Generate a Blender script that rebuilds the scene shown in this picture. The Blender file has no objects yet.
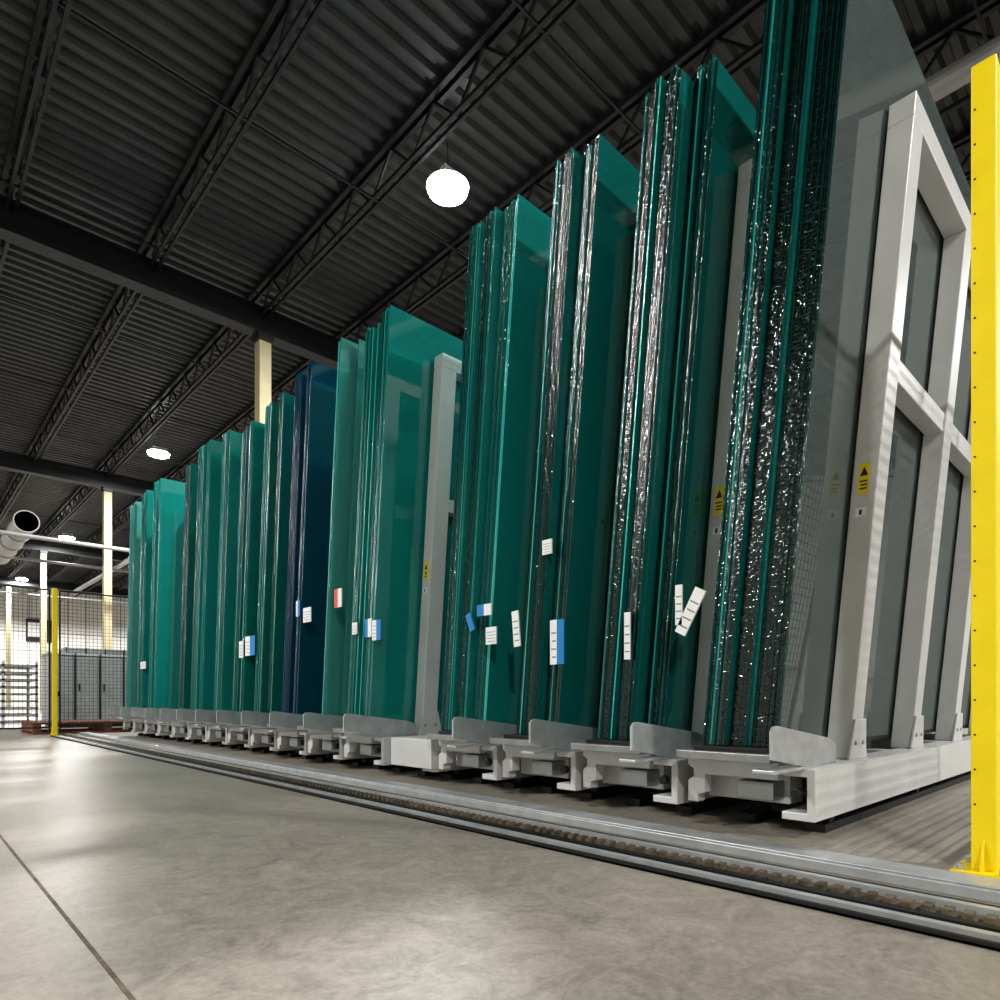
import bpy, math, random
from mathutils import Vector
random.seed(7)
S=bpy.context.scene
# ---------------------------------------------------------------- materials
def newmat(name):
    m=bpy.data.materials.new(name); m.use_nodes=True
    nt=m.node_tree; p=nt.nodes['Principled BSDF']; return m,nt,p
def plain(name,col,rough=.5,metal=0,noise=0,nscale=8,bump=0,bscale=60):
    m,nt,p=newmat(name)
    p.inputs['Roughness'].default_value=rough; p.inputs['Metallic'].default_value=metal
    p.inputs['Base Color'].default_value=(*col,1)
    tc=nt.nodes.new('ShaderNodeTexCoord')
    if noise:
        n=nt.nodes.new('ShaderNodeTexNoise'); n.inputs['Scale'].default_value=nscale; n.inputs['Detail'].default_value=5
        nt.links.new(tc.outputs['Object'],n.inputs['Vector'])
        r=nt.nodes.new('ShaderNodeValToRGB')
        r.color_ramp.elements[0].position=.3; r.color_ramp.elements[1].position=.7
        r.color_ramp.elements[0].color=(*[c*(1-noise) for c in col],1)
        r.color_ramp.elements[1].color=(*[min(1,c*(1+noise)) for c in col],1)
        nt.links.new(n.outputs['Fac'],r.inputs['Fac']); nt.links.new(r.outputs['Color'],p.inputs['Base Color'])
    if bump:
        n=nt.nodes.new('ShaderNodeTexNoise'); n.inputs['Scale'].default_value=bscale
        nt.links.new(tc.outputs['Object'],n.inputs['Vector'])
        b=nt.nodes.new('ShaderNodeBump'); b.inputs['Strength'].default_value=bump; b.inputs['Distance'].default_value=.01
        nt.links.new(n.outputs['Fac'],b.inputs['Height']); nt.links.new(b.outputs['Normal'],p.inputs['Normal'])
    return m
def emis(name,col,st):
    m,nt,p=newmat(name); p.inputs['Emission Color'].default_value=(*col,1); p.inputs['Emission Strength'].default_value=st; return m
def glassface(name,col,transp=.3,tint=(.55,.85,.78),transl=.35,ior=1.7):
    # tinted see-through body + fresnel reflection on top
    m,nt,p=newmat(name); out=nt.nodes['Material Output']; nt.nodes.remove(p)
    d=nt.nodes.new('ShaderNodeBsdfDiffuse'); d.inputs['Color'].default_value=(*col,1)
    t=nt.nodes.new('ShaderNodeBsdfTranslucent'); t.inputs['Color'].default_value=(*col,1)
    x1=nt.nodes.new('ShaderNodeMixShader'); x1.inputs[0].default_value=transl
    nt.links.new(d.outputs[0],x1.inputs[1]); nt.links.new(t.outputs[0],x1.inputs[2])
    tr=nt.nodes.new('ShaderNodeBsdfTransparent'); tr.inputs['Color'].default_value=(*tint,1)
    x2=nt.nodes.new('ShaderNodeMixShader'); x2.inputs[0].default_value=transp
    nt.links.new(x1.outputs[0],x2.inputs[1]); nt.links.new(tr.outputs[0],x2.inputs[2])
    g=nt.nodes.new('ShaderNodeBsdfGlossy'); g.inputs['Roughness'].default_value=.03
    fr=nt.nodes.new('ShaderNodeFresnel'); fr.inputs['IOR'].default_value=ior
    x3=nt.nodes.new('ShaderNodeMixShader')
    nt.links.new(fr.outputs[0],x3.inputs[0]); nt.links.new(x2.outputs[0],x3.inputs[1]); nt.links.new(g.outputs[0],x3.inputs[2])
    nt.links.new(x3.outputs[0],out.inputs['Surface']); return m
def glassedge(name,col,rough=.12):
    m,nt,p=newmat(name)
    p.inputs['Base Color'].default_value=(*col,1); p.inputs['Roughness'].default_value=rough; p.inputs['IOR'].default_value=1.65
    tc=nt.nodes.new('ShaderNodeTexCoord'); mp=nt.nodes.new('ShaderNodeMapping'); mp.inputs['Scale'].default_value=(10,40,95)
    n=nt.nodes.new('ShaderNodeTexNoise'); n.inputs['Scale'].default_value=1; n.inputs['Detail'].default_value=2
    nt.links.new(tc.outputs['Object'],mp.inputs['Vector']); nt.links.new(mp.outputs[0],n.inputs['Vector'])
    b=nt.nodes.new('ShaderNodeBump'); b.inputs['Strength'].default_value=.75; b.inputs['Distance'].default_value=.006
    nt.links.new(n.outputs['Fac'],b.inputs['Height']); nt.links.new(b.outputs['Normal'],p.inputs['Normal'])
    return m
M={}
M['rack']=plain('rack_paint',(.64,.645,.64),.35,.05,.05,6)
M['rackd']=plain('rack_steel',(.34,.35,.35),.38,.5,.1,10)
M['galv']=plain('galvanised',(.54,.56,.57),.35,.5,.12,14)
M['black']=plain('black_steel',(.012,.012,.012),.5)
M['yellow']=plain('yellow_paint',(.9,.70,.003),.45,0,.04,8)
M['paper']=plain('paper_white',(.85,.86,.86),.7)
M['print']=plain('label_print',(.25,.26,.28),.7)
M['pblue']=plain('label_blue',(.02,.24,.58),.6)
M['pred']=plain('label_red',(.75,.1,.08),.6)
M['pyel']=plain('label_yellow',(.9,.7,.02),.6)
M['deck']=plain('roof_deck',(.047,.049,.052),.42,.3,.2,3)
M['steel']=plain('dark_structural_steel',(.022,.023,.026),.45,.3,.2,4)
M['beige']=plain('column_paint',(.5,.44,.27),.5,0,.08,4)
M['wall']=plain('wall_paint',(.88,.87,.83),.7,0,.04,2)
M['duct']=plain('duct_metal',(.3,.3,.3),.4,.2,.1,5)
M['brown']=plain('rusty_track',(.15,.12,.085),.6,.3,.5,25,.4,80)
M['wood']=plain('pallet_wood',(.2,.08,.05),.8,0,.3,12)
M['cab']=plain('cabinet_grey',(.36,.37,.38),.45,.2,.08,6)
M['lamp']=emis('lamp_lens',(1,.985,.95),45)
# concrete floor
m,nt,p=newmat('polished_concrete'); M['floor']=m
tc=nt.nodes.new('ShaderNodeTexCoord')
def noise(sc,det,ro,di):
    n=nt.nodes.new('ShaderNodeTexNoise'); n.inputs['Scale'].default_value=sc; n.inputs['Detail'].default_value=det; n.inputs['Roughness'].default_value=ro; n.inputs['Distortion'].default_value=di
    nt.links.new(tc.outputs['Object'],n.inputs['Vector']); return n
n1=noise(.8,6,.6,.5); n2=noise(6,10,.75,2.6); n3=noise(60,4,.7,0)
def math_(op,a,b_):
    q=nt.nodes.new('ShaderNodeMath'); q.operation=op
    for k,v in enumerate((a,b_)):
        if isinstance(v,float): q.inputs[k].default_value=v
        else: nt.links.new(v,q.inputs[k])
    return q.outputs[0]
s1=math_('ADD',math_('MULTIPLY',n1.outputs['Fac'],.32),math_('MULTIPLY',n2.outputs['Fac'],.45))
s1=math_('ADD',s1,math_('MULTIPLY',n3.outputs['Fac'],.23))
r=nt.nodes.new('ShaderNodeValToRGB'); e=r.color_ramp.elements
e[0].position=.39; e[0].color=(.20,.182,.153,1); e[1].position=.60; e[1].color=(.40,.365,.31,1)
nt.links.new(s1,r.inputs['Fac']); nt.links.new(r.outputs['Color'],p.inputs['Base Color'])
rr=nt.nodes.new('ShaderNodeMapRange'); rr.inputs['To Min'].default_value=.22; rr.inputs['To Max'].default_value=.55
nt.links.new(n2.outputs['Fac'],rr.inputs['Value']); nt.links.new(rr.outputs[0],p.inputs['Roughness'])

GF={'teal':glassface('teal_glass_face',(.035,.64,.58),.5,(.6,.95,.92)),
    'deep':glassface('deep_green_glass_face',(.02,.46,.41),.5,(.5,.92,.88)),
    'blue':glassface('blue_glass_face',(.003,.13,.21),.3,(.3,.6,.85),.3),
    'light':glassface('light_teal_glass_face',(.22,.80,.73),.5,(.75,.95,.93),.4),
    'pale':glassface('pale_glass_face',(.46,.56,.55),.7,(.86,.94,.93),.3,1.8)}
GE=[glassedge('glass_edge_dark',(.002,.042,.038)),glassedge('glass_edge_mid',(.006,.16,.142)),
    glassedge('glass_edge_bright',(.03,.40,.36)),glassedge('glass_edge_black',(.001,.008,.0075),.1)]
GEB=glassedge('glass_edge_blue',(.003,.05,.10))
# ---------------------------------------------------------------- mesh builder
class B:
    def __init__(s,name): s.n=name; s.v=[]; s.f=[]; s.mi=[]; s.mats=[]
    def mid(s,m):
        if m not in s.mats: s.mats.append(m)
        return s.mats.index(m)
    def poly(s,vs,faces,m):
        o=len(s.v); s.v+= [tuple(v) for v in vs]
        for k,f in enumerate(faces):
            s.f.append([o+i for i in f]); s.mi.append(s.mid(m[k] if isinstance(m,list) else m))
    def box(s,x0,x1,y0,y1,z0,z1,m,fn=None):
        vs=[(x0,y0,z0),(x1,y0,z0),(x1,y1,z0),(x0,y1,z0),(x0,y0,z1),(x1,y0,z1),(x1,y1,z1),(x0,y1,z1)]
        if fn: vs=[fn(v) for v in vs]
        s.poly(vs,[(0,3,2,1),(4,5,6,7),(0,1,5,4),(1,2,6,5),(2,3,7,6),(3,0,4,7)],m)
    def prism(s,prof,axis,a,b,m,fn=None):
        def mk(p,t):
            if axis=='x': v=(t,p[0],p[1])
            elif axis=='y': v=(p[0],t,p[1])
            else: v=(p[0],p[1],t)
            return fn(v) if fn else v
        n=len(prof); vs=[mk(p,a) for p in prof]+[mk(p,b) for p in prof]
        fs=[tuple(range(n))[::-1],tuple(range(n,2*n))]+[(i,(i+1)%n,n+(i+1)%n,n+i) for i in range(n)]
        s.poly(vs,fs,m)
    def cyl(s,c0,c1,r,m,n=16,r1=None):
        c0=Vector(c0);c1=Vector(c1);d=(c1-c0).normalized()
        a=d.orthogonal().normalized(); b=d.cross(a); r1=r if r1 is None else r1
        u=[math.cos(2*math.pi*i/n)*a+math.sin(2*math.pi*i/n)*b for i in range(n)]
        vs=[c0+r*q for q in u]+[c1+r1*q for q in u]
        s.poly(vs,[tuple(range(n))[::-1],tuple(range(n,2*n))]+[(i,(i+1)%n,n+(i+1)%n,n+i) for i in range(n)],m)
    def bar(s,p,q,w,m):
        s.cyl(p,q,w,m,4)
    def done(s,parent=None,bevel=0):
        me=bpy.data.meshes.new(s.n); me.from_pydata(s.v,[],s.f)
        for m in s.mats: me.materials.append(m)
        for p,i in zip(me.polygons,s.mi): p.material_index=i
        me.update()
        import bmesh
        bm=bmesh.new(); bm.from_mesh(me); bmesh.ops.recalc_face_normals(bm,faces=bm.faces); bm.to_mesh(me); bm.free()
        ob=bpy.data.objects.new(s.n,me); S.collection.objects.link(ob)
        if parent: ob.parent=parent
        if bevel:
            bv=ob.modifiers.new('bevel','BEVEL'); bv.width=bevel; bv.segments=2; bv.limit_method='ANGLE'
        return ob
def empty(name):
    e=bpy.data.objects.new(name,None); S.collection.objects.link(e); e.empty_display_size=.3; return e
LEAN=.093
def lean(v): return (v[0],v[1]-(v[2]-.3)*LEAN,v[2])

# ---------------------------------------------------------------- room
XL,XR,YF,YB,H=-13,28,-13,50,7.92
b=B('floor'); b.box(XL-.3,XR+.3,YF-.3,YB+.3,-.2,0,M['floor']); b.done()
for nm,a in (('wall_left',(XL-.3,XL,YF,YB)),('wall_right',(XR,XR+.3,YF,YB)),('wall_front',(XL,XR,YF-.3,YF))):
    b=B(nm); b.box(*a,0,H+.2,M['wall']); b.done()
b=B('wall_back'); b.box(XL,XR,YB,YB+.3,0,H+.2,M['wall'])
for i in range(39):
    x=XL+1+i*1.02; b.box(x,x+.05,YB-.03,YB+.01,0,H,M['cab'])
for z in (1.2,2.4,3.6,4.8): b.box(XL,XR,YB-.02,YB+.01,z,z+.04,M['cab'])
b.done()
b=B('ceiling'); y=YF
prof=[]
while y<YB:
    prof+=[(y,H),(y+.08,H),(y+.11,H+.06),(y+.19,H+.06)]; y+=.23
prof.append((y,H))
vs=[(XL,p[0],p[1]) for p in prof]+[(XR,p[0],p[1]) for p in prof]; n=len(prof)
b.poly(vs,[(i,i+1,n+i+1,n+i) for i in range(n-1)],M['deck'])
b.box(XL,XR,YF,YB,H+.09,H+.2,M['deck']); b.done()
CY=[-.1+11.4*k for k in range(5)]
for gy in CY:
    b=B('roof_girder'); z0,z1=7.0,7.46
    b.prism([(gy-.13,z0),(gy+.13,z0),(gy+.13,z0+.025),(gy+.012,z0+.025),(gy+.012,z1-.025),(gy+.13,z1-.025),(gy+.13,z1),(gy-.13,z1),(gy-.13,z1-.025),(gy-.012,z1-.025),(gy-.012,z0+.025),(gy-.13,z0+.025)],'x',XL,XR,M['steel'])
    b.done()
x=4.85-1.81*9
while x<XR-1:
    b=B('roof_joist'); z0,z1=7.34,7.88
    for s in (-1,1):
        b.box(x+s*.05-.02,x+s*.05+.02,YF,YB,z0,z0+.05,M['steel']); b.box(x+s*.06-.03,x+s*.06+.03,YF,YB,z1-.04,z1+.04,M['steel'])
    y=YF; k=0
    while y<YB-.5:
        b.bar((x,y,z0+.03 if k%2 else z1-.03),(x,y+.46,z1-.03 if k%2 else z0+.03),.022,M['steel']); y+=.46; k+=1
    b.done(); x+=1.81
b=B('roof_bridging')
for k in range(20):
    gy=-11+3.1*k; b.bar((XL,gy,7.36),(XR,gy,7.36),.018,M['steel'])
b.done()
b=B('sprinkler_pipe')
for x in (8.6,15): b.cyl((x,YF+.5,7.1),(x,YB-.5,7.1),.035,M['steel'],8)
b.done()
b=B('ceiling_pipe'); b.cyl((8.0,YF+.5,6.95),(8.0,YB-.5,6.95),.12,M['duct'],16); b.done()
for cy in CY:
    for cx in (4.85,19.3,-9.6):
        if cy<0 and cx==4.85: continue
        b=B('steel_column'); b.box(cx-.11,cx+.11,cy-.11,cy+.11,0.02,6.88,M['beige']); b.box(cx-.17,cx+.17,cy-.17,cy+.17,0,.025,M['beige']); b.box(cx-.14,cx+.14,cy-.14,cy+.14,6.88,7.0,M['steel'])
        b.done(bevel=.012)
for lx in (-4.9,5.38,15.6):
    for k in range(5):
        ly=-6+12.7*k; z=7.25
        e=empty('high_bay_lamp')
        b=B('housing')
        b.cyl((lx,ly,z+.06),(lx,ly,z+.11),.27,M['galv'],24,.22)
        for i in range(8):
            b.box(lx-.18,lx+.18,ly-.01+ (i-3.5)*.045,ly+.01+(i-3.5)*.045,z+.11,z+.18,M['galv'])
        b.cyl((lx,ly,z+.18),(lx,ly,H-.02),.008,M['black'],6); b.done(e)
        b=B('lens'); b.cyl((lx,ly,z+.0),(lx,ly,z+.06),.26,M['lamp'],24,.28); b.done(e)
        L=bpy.data.lights.new('lamp_light','AREA'); L.shape='DISK'; L.size=.5; L.energy=1000; L.color=(1,.985,.965)
        o=bpy.data.objects.new('lamp_light',L); S.collection.objects.link(o); o.location=(lx,ly,z-.01); o.parent=e

b=B('floor_joint'); b.box(.29,.298,YF,YB,.0,.0012,M['brown']); b.done()
# ---------------------------------------------------------------- tracks
Y0,Y1=-3,10.9
b=B('floor_rail_track')
b.box(1.60,1.90,Y0,Y1,.001,.006,M['brown'])
b.box(1.60,1.615,Y0,Y1,.0,.014,M['black'])
b.box(1.635,1.66,Y0,Y1,.0,.02,M['galv'])
b.box(1.69,1.72,Y0,Y1,.0,.018,M['black'])
y=Y0
while y<Y1:
    b.box(1.75,1.79,y,y+.02,.006,.022,M['brown']); y+=.04
b.box(1.82,1.845,Y0,Y1,.0,.024,M['galv']); b.box(1.87,1.885,Y0,Y1,.0,.018,M['black'])
b.done()
b=B('cable_channel'); b.box(1.97,2.11,Y0,Y1,0,.03,M['galv']); b.box(1.985,2.095,Y0,Y1,.03,.036,M['galv']); b.done(bevel=.003)

# ---------------------------------------------------------------- racks
XF=2.4
def base_y(i): return .9+.555*i
def make_rack(i):
    y=base_y(i); e=empty('glass_storage_rack')
    R=M['rack']
    b=B('base_beam')
    z0,z1=.06,.25
    b.prism([(y,z0),(y+.12,z0),(y+.12,z0+.03),(y+.03,z0+.03),(y+.03,z1-.03),(y+.12,z1-.03),(y+.12,z1),(y,z1)],'x',XF,6.9,R)
    b.done(e,.004)
    b=B('front_bracket')
    if i==4:
        b.box(XF-.03,XF+.5,y-.01,y+.42,.08,.26,R)
    else:
        b.prism([(y+.13,.27),(y+.50,.285),(y+.50,.235),(y+.475,.22),(y+.475,.19),(y+.50,.17),(y+.50,.085),(y+.455,.085),(y+.455,.115),(y+.425,.125),(y+.425,.20),(y+.13,.2)],'x',XF-.01,XF+.05,R)
        b.box(XF+.05,XF+.5,y+.12,y+.5,.215,.265,R)
        b.box(XF+.1,XF+.22,y+.13,y+.47,.1,.21,R)
        b.box(XF-.0,XF+.12,y+.15,y+.29,.12,.19,M['rackd'])
        b.cyl((XF-.02,y+.06,.16),(XF+.01,y+.06,.16),.02,M['black'],10)
    for x in (3.6,4.6,5.6): b.box(x,x+.1,y+.12,y+.48,.16,.25,R)
    b.done(e,.004)
    b=B('feet')
    for x in (2.62,3.8,5.2):
        b.box(x,x+.05,y+.03,y+.08,.02,.07,M['black']); b.cyl((x+.1,y+.22,.05),(x+.1,y+.28,.05),.045,M['black'],12)
        b.box(x+.2,x+.24,y+.31,y+.36,.02,.18,M['black'])
        b.box(x+.06,x+.14,y+.24,y+.26,.05,.17,M['black'])
    b.box(2.55,6.8,y+.02,y+.1,.0,.03,M['black']); b.box(2.55,6.8,y+.29,y+.37,.0,.035,M['black'])
    b.done(e)
    b=B('leaning_frame')
    f0,f1=y+.055,y+.15
    ux=2.92 if i==0 else 2.76
    ups=(ux,3.82,4.7,5.6,6.6)
    for x in ups:
        b.box(x,x+.13,f0,f1,.25,2.80,R,lean)
        b.prism([(x-.03,.25),(x+.19,.25),(x+.17,.29),(x+.13,.42),(x,.42)],'y',f0-.012,f0,R,lean)
        for q in (.02,.11): b.cyl((x+q,f0-.02,.32),(x+q,f0-.01,.32),.01,M['rackd'],8)
    b.box(ux,6.73,f0,f1,2.80,2.89,R,lean)
    b.box(ux+.13,6.6,f0+.01,f1-.01,1.84,1.93,R,lean)
    b.done(e,.006)
    if i!=4:
        b=B('stop_plate')
        pr=[(2.12,.30),(2.12,.395),(2.135,.41),(2.16,.413),(2.62,.355),(2.68,.335),(2.69,.32),(2.69,.255),(2.4,.258)]
        b.prism(pr,'y',y+.03,y+.042,M['galv'])
        b.box(2.14,2.7,y+.03,y+.11,.25,.262,M['galv'])
        b.box(2.3,2.7,y+.12,y+.5,.27,.30,M['rackd'])
        b.box(2.35,5.9,y+.155,y+.45,.30,.318,M['black'])
        b.done(e,.002)
    b=B('warning_sticker')
    def st(z,h,m,t=0,a=.03,c=.07):
        b.box(ux-.004-t,ux-t,f0+a,f0+c,z,z+h,m,lean)
    st(1.35,.125,M['pyel']); st(1.26,.035,M['paper'])
    st(1.40,.006,M['black'],.001,.035,.065); st(1.385,.006,M['black'],.001,.035,.06); st(1.37,.006,M['black'],.001,.035,.063)
    b.prism([(f0+.035,1.425),(f0+.065,1.425),(f0+.05,1.46)],'x',ux-.006,ux-.004,M['black'],lean)
    st(1.267,.02,M['black'],.001,.045,.055)
    b.done(e)
for i in range(17): make_rack(i)

# ---------------------------------------------------------------- glass stacks
def stack(groups,kind,top=3.0,dark=.5,outer=None,x0=XF,L=3.7,bottom=.32,tight=.85,blk=.33):
    b=B('glass_sheet_stack'); k=0
    for (y0,y1,xoff,dt) in groups:
        y=y0
        while y<y1:
            w=random.choice((.005,.008,.008,.012))
            xo=x0+xoff+random.choice((0,.0,.003,.005,.008,.02))
            tt=top+dt+random.uniform(-.025,.01)
            face=GF[outer] if (outer and k<2) else GF[kind]
            rr=random.random()
            if kind=='blue': ed=GEB
            elif rr<dark: ed=GE[3] if random.random()<blk else GE[0]
            elif rr<dark+(1-dark)*.7: ed=GE[1]
            else: ed=GE[2]
            b.box(xo,x0+L+random.uniform(-.03,.03),y,y+w,bottom,tt,[ed,ed,face,ed,face,ed],lean)
            y+=w+(random.choice((.001,.0015,.002)) if random.random()<tight else random.choice((.010,.014))); k+=1
    return b.done()
stack([(1.06,1.16,.06,0),(1.165,1.24,.03,.0),(1.25,1.35,0,0)],'deep',3.27,dark=.92,outer='pale',tight=.93,blk=.75)
stack([(1.615,1.71,.12,.0),(1.72,1.79,.02,-.03),(1.80,1.88,0,-.05)],'deep',3.22,dark=.85,tight=.9,blk=.6)
stack([(2.17,2.28,.05,.0),(2.29,2.42,0,-.02)],'deep',3.19,dark=.75,tight=.9,blk=.5)
stack([(2.73,2.85,.06,0),(2.86,2.95,.02,0),(2.96,3.06,0,-.03)],'teal',3.22,dark=.55)
stack([(3.85,3.94,.0,0),(3.96,4.04,.02,-.02),(4.06,4.15,0,-.03)],'teal',3.1,dark=.45)
stack([(4.42,4.44,.1,0),(4.50,4.54,0,0)],'light',3.15,dark=.2)
stack([(4.95,5.03,.0,0),(5.12,5.22,0,-.03)],'blue',3.17)
stack([(5.5,5.6,.03,0),(5.66,5.8,0,-.03)],'deep',3.12,dark=.4,tight=.6)
stack([(6.06,6.14,0,0),(6.2,6.34,0,-.03)],'deep',3.05,dark=.4,tight=.6)
stack([(6.62,6.82,0,0)],'teal',3.14,dark=.3,tight=.6)
stack([(7.17,7.25,0,0),(7.33,7.5,0,0)],'teal',3.2,dark=.3,tight=.6)
stack([(7.73,7.9,0,0)],'deep',3.1,dark=.9)
stack([(8.83,8.9,0,0),(9.0,9.12,0,0)],'teal',3.22,dark=.2,tight=.5)
stack([(9.39,9.48,0,0),(9.55,9.65,0,0)],'teal',3.2,dark=.2,tight=.5)
stack([(9.94,10.02,0,0),(10.1,10.2,0,0)],'light',3.17,dark=.2,tight=.5)
def label(y,z,w,h,m1,m2=None,ang=0):
    y*=1.101; z=(z-.5)*1.101+.5; w*=1.05; h*=1.05
    b=B('paper_label'); c,s=math.cos(ang),math.sin(ang)
    def q(a0,a1,b0,b1,m,t=0):
        pr=[(y+u*c-v*s,z+u*s+v*c) for u,v in ((a0,b0),(a1,b0),(a1,b1),(a0,b1))]
        b.prism(pr,'x',XF-.012-t,XF-.004-t,m)
    if m2: q(-w/2,0,-h/2,h/2,m2); q(0,w/2,-h/2,h/2,m1)
    else: q(-w/2,w/2,-h/2,h/2,m1)
    if m1==M['paper']:
        x0_=(.06 if m2 else -.4)*w
        for j in range(4):
            zz=-h*.35+j*h*.18; q(x0_,w*.4*(1 if j%2 else .8),zz,zz+h*.03,M['print'],.001)
    b.done()
P,PB,PR=M['paper'],M['pblue'],M['pred']
label(1.262,.83,.05,.19,P,None,.5); label(1.31,.86,.03,.16,P,None,.0)
label(1.545,.76,.03,.2,P); label(1.924,.76,.085,.21,P,PB); label(2.184,.84,.045,.18,P,None,-.1)
label(2.36,.82,.08,.09,P); label(2.412,.953,.11,.06,PB,P); label(2.52,.9,.04,.1,PB,None,-.4); label(1.984,1.196,.06,.07,P)
label(3.4,.93,.1,.13,P,PB); label(3.496,.95,.08,.12,PB,P); label(3.656,.96,.06,.08,P); label(3.868,1.18,.1,.13,PR,P)
label(4.308,1.11,.12,.11,P); label(4.449,1.17,.06,.12,P,PB); label(5.315,.95,.2,.17,P,PB); label(5.5,.93,.09,.15,P); label(8.43,.91,.22,.09,P)

# ---------------------------------------------------------------- yellow posts & fence
def post(x,y,h):
    e=empty('yellow_fence_post')
    b=B('tube'); b.box(x-.03,x+.03,y-.03,y+.03,.01,h,M['yellow']); b.done(e,.004)
    b=B('base_plate'); b.box(x-.08,x+.08,y-.07,y+.07,0,.012,M['yellow'])
    b.prism([(x-.06,.012),(x-.03,.012),(x-.03,.1)],'y',y-.004,y+.004,M['yellow']); b.prism([(x+.06,.012),(x+.03,.012),(x+.03,.1)],'y',y-.004,y+.004,M['yellow'])
    for sx in (-1,1):
        for sy in (-1,1): b.cyl((x+sx*.06,y+sy*.05,.012),(x+sx*.06,y+sy*.05,.03),.01,M['galv'],6)
    b.done(e)
    b=B('slots'); z=.2
    while z<h-.1:
        b.cyl((x-.031,y+.02,z),(x-.029,y+.02,z),.003,M['black'],8); z+=.1
    b.box(x+.03,x+.05,y-.02,y+.02,.55,.62,M['black'])
    b.done(e)
post(2.30,.39,2.33); post(1.66,10.75,2.05)
def mesh(xa,xb,y,z0,z1):
    b=B('wire_mesh_fence')
    x=xa
    while x<=xb: b.box(x,x+.004,y,y+.004,z0,z1,M['black']); x+=.05
    z=z0
    while z<=z1: b.box(xa,xb,y-.004,y,z,z+.004,M['black']); z+=.05
    for z in (z0,z1): b.box(xa,xb,y-.01,y+.01,z-.01,z+.01,M['black'])
    for x in (xa,xb): b.box(x-.01,x+.01,y-.01,y+.01,0,z1,M['black'])
    b.done()
mesh(2.36,4.2,.39,.12,2.28); mesh(-1.2,1.60,10.75,.12,2.02); mesh(1.72,4.3,10.75,.12,2.02)
# ---------------------------------------------------------------- background
b=B('wooden_pallet')
for k in range(7): b.box(1.5,3.5,11.4+k*.17,11.52+k*.17,.14,.17,M['wood'])
for x in (1.5,2.4,3.4): b.box(x,x+.1,11.4,12.54,.03,.14,M['wood'])
for k in (0,3,6): b.box(1.5,3.5,11.4+k*.17,11.52+k*.17,.0,.03,M['wood'])
b.done()
def cabinet(x0,x1,y0,y1,h):
    b=B('electrical_cabinet'); b.box(x0,x1,y0,y1,.05,h,M['cab']); b.box(x0+.05,x1-.05,y0+.05,y1-.05,0,.05,M['black'])
    n=max(2,int((x1-x0)/.4)); w=(x1-x0)/n
    for k in range(n):
        b.box(x0+k*w+.02,x0+(k+1)*w-.02,y0-.02,y0,.1,h-.05,M['rackd']); b.box(x0+k*w+.06,x0+k*w+.08,y0-.045,y0-.02,h*.5,h*.6,M['black'])
        b.box(x0+k*w-.01,x0+k*w+.01,y0-.05,y0-.02,.05,h+.04,M['black'])
    b.box(x0-.03,x1+.03,y0-.04,y1+.03,h,h+.04,M['galv']); b.done()
cabinet(2.15,4.2,14.5,15.3,1.35); cabinet(3.0,5.0,18,18.8,1.7)
b=B('stacked_metal_shelving')
for k in range(9): b.box(.9,1.85,13.5,14.5,.1+k*.12,.14+k*.12,M['rackd'])
for x in (.9,1.35,1.81):
    for y in (13.5,14.46): b.box(x,x+.04,y,y+.04,0,1.15,M['galv'])
b.done()
b=B('ventilation_duct'); b.cyl((2.75,22,5.45),(2.75,28,5.45),.28,M['duct'],24)
for y in (22,23.5,25,26.5): b.cyl((2.75,y,5.45),(2.75,y+.06,5.45),.31,M['duct'],24)
b.done()
b=B('pipe_run')
for k,(y,z) in enumerate(((21.3,4.9),(31,6.0),(40,6.2),(36,5.3))): b.cyl((1,y,z),(20,y,z),.06,M['duct'],10)
b.done()
b=B('notice_board'); b.box(6.2,7.8,YB-.12,YB-.04,4.2,5.6,M['black']); b.box(6.3,6.9,YB-.13,YB-.12,4.5,5.4,M['paper']); b.done()

# ---------------------------------------------------------------- world & camera
w=bpy.data.worlds.new('World'); S.world=w; w.use_nodes=True
w.node_tree.nodes['Background'].inputs[0].default_value=(.6,.65,.7,1); w.node_tree.nodes['Background'].inputs[1].default_value=.2
cam=bpy.data.cameras.new('camera'); co=bpy.data.objects.new('camera',cam); S.collection.objects.link(co)
cam.lens=23.22; cam.sensor_width=36; cam.shift_y=.2; cam.clip_start=.02; cam.clip_end=200
co.location=(0,0,.5); co.rotation_euler=(math.radians(90),0,math.radians(-43.4))
S.camera=co
vs_=S.view_settings
try:
    vs_.view_transform='Standard'; vs_.exposure=-.35
    for lk in ('Medium High Contrast','High Contrast'):
        try: vs_.look=lk; break
        except Exception: pass
    print('LOOK',vs_.look)
except Exception as ex: print(ex)
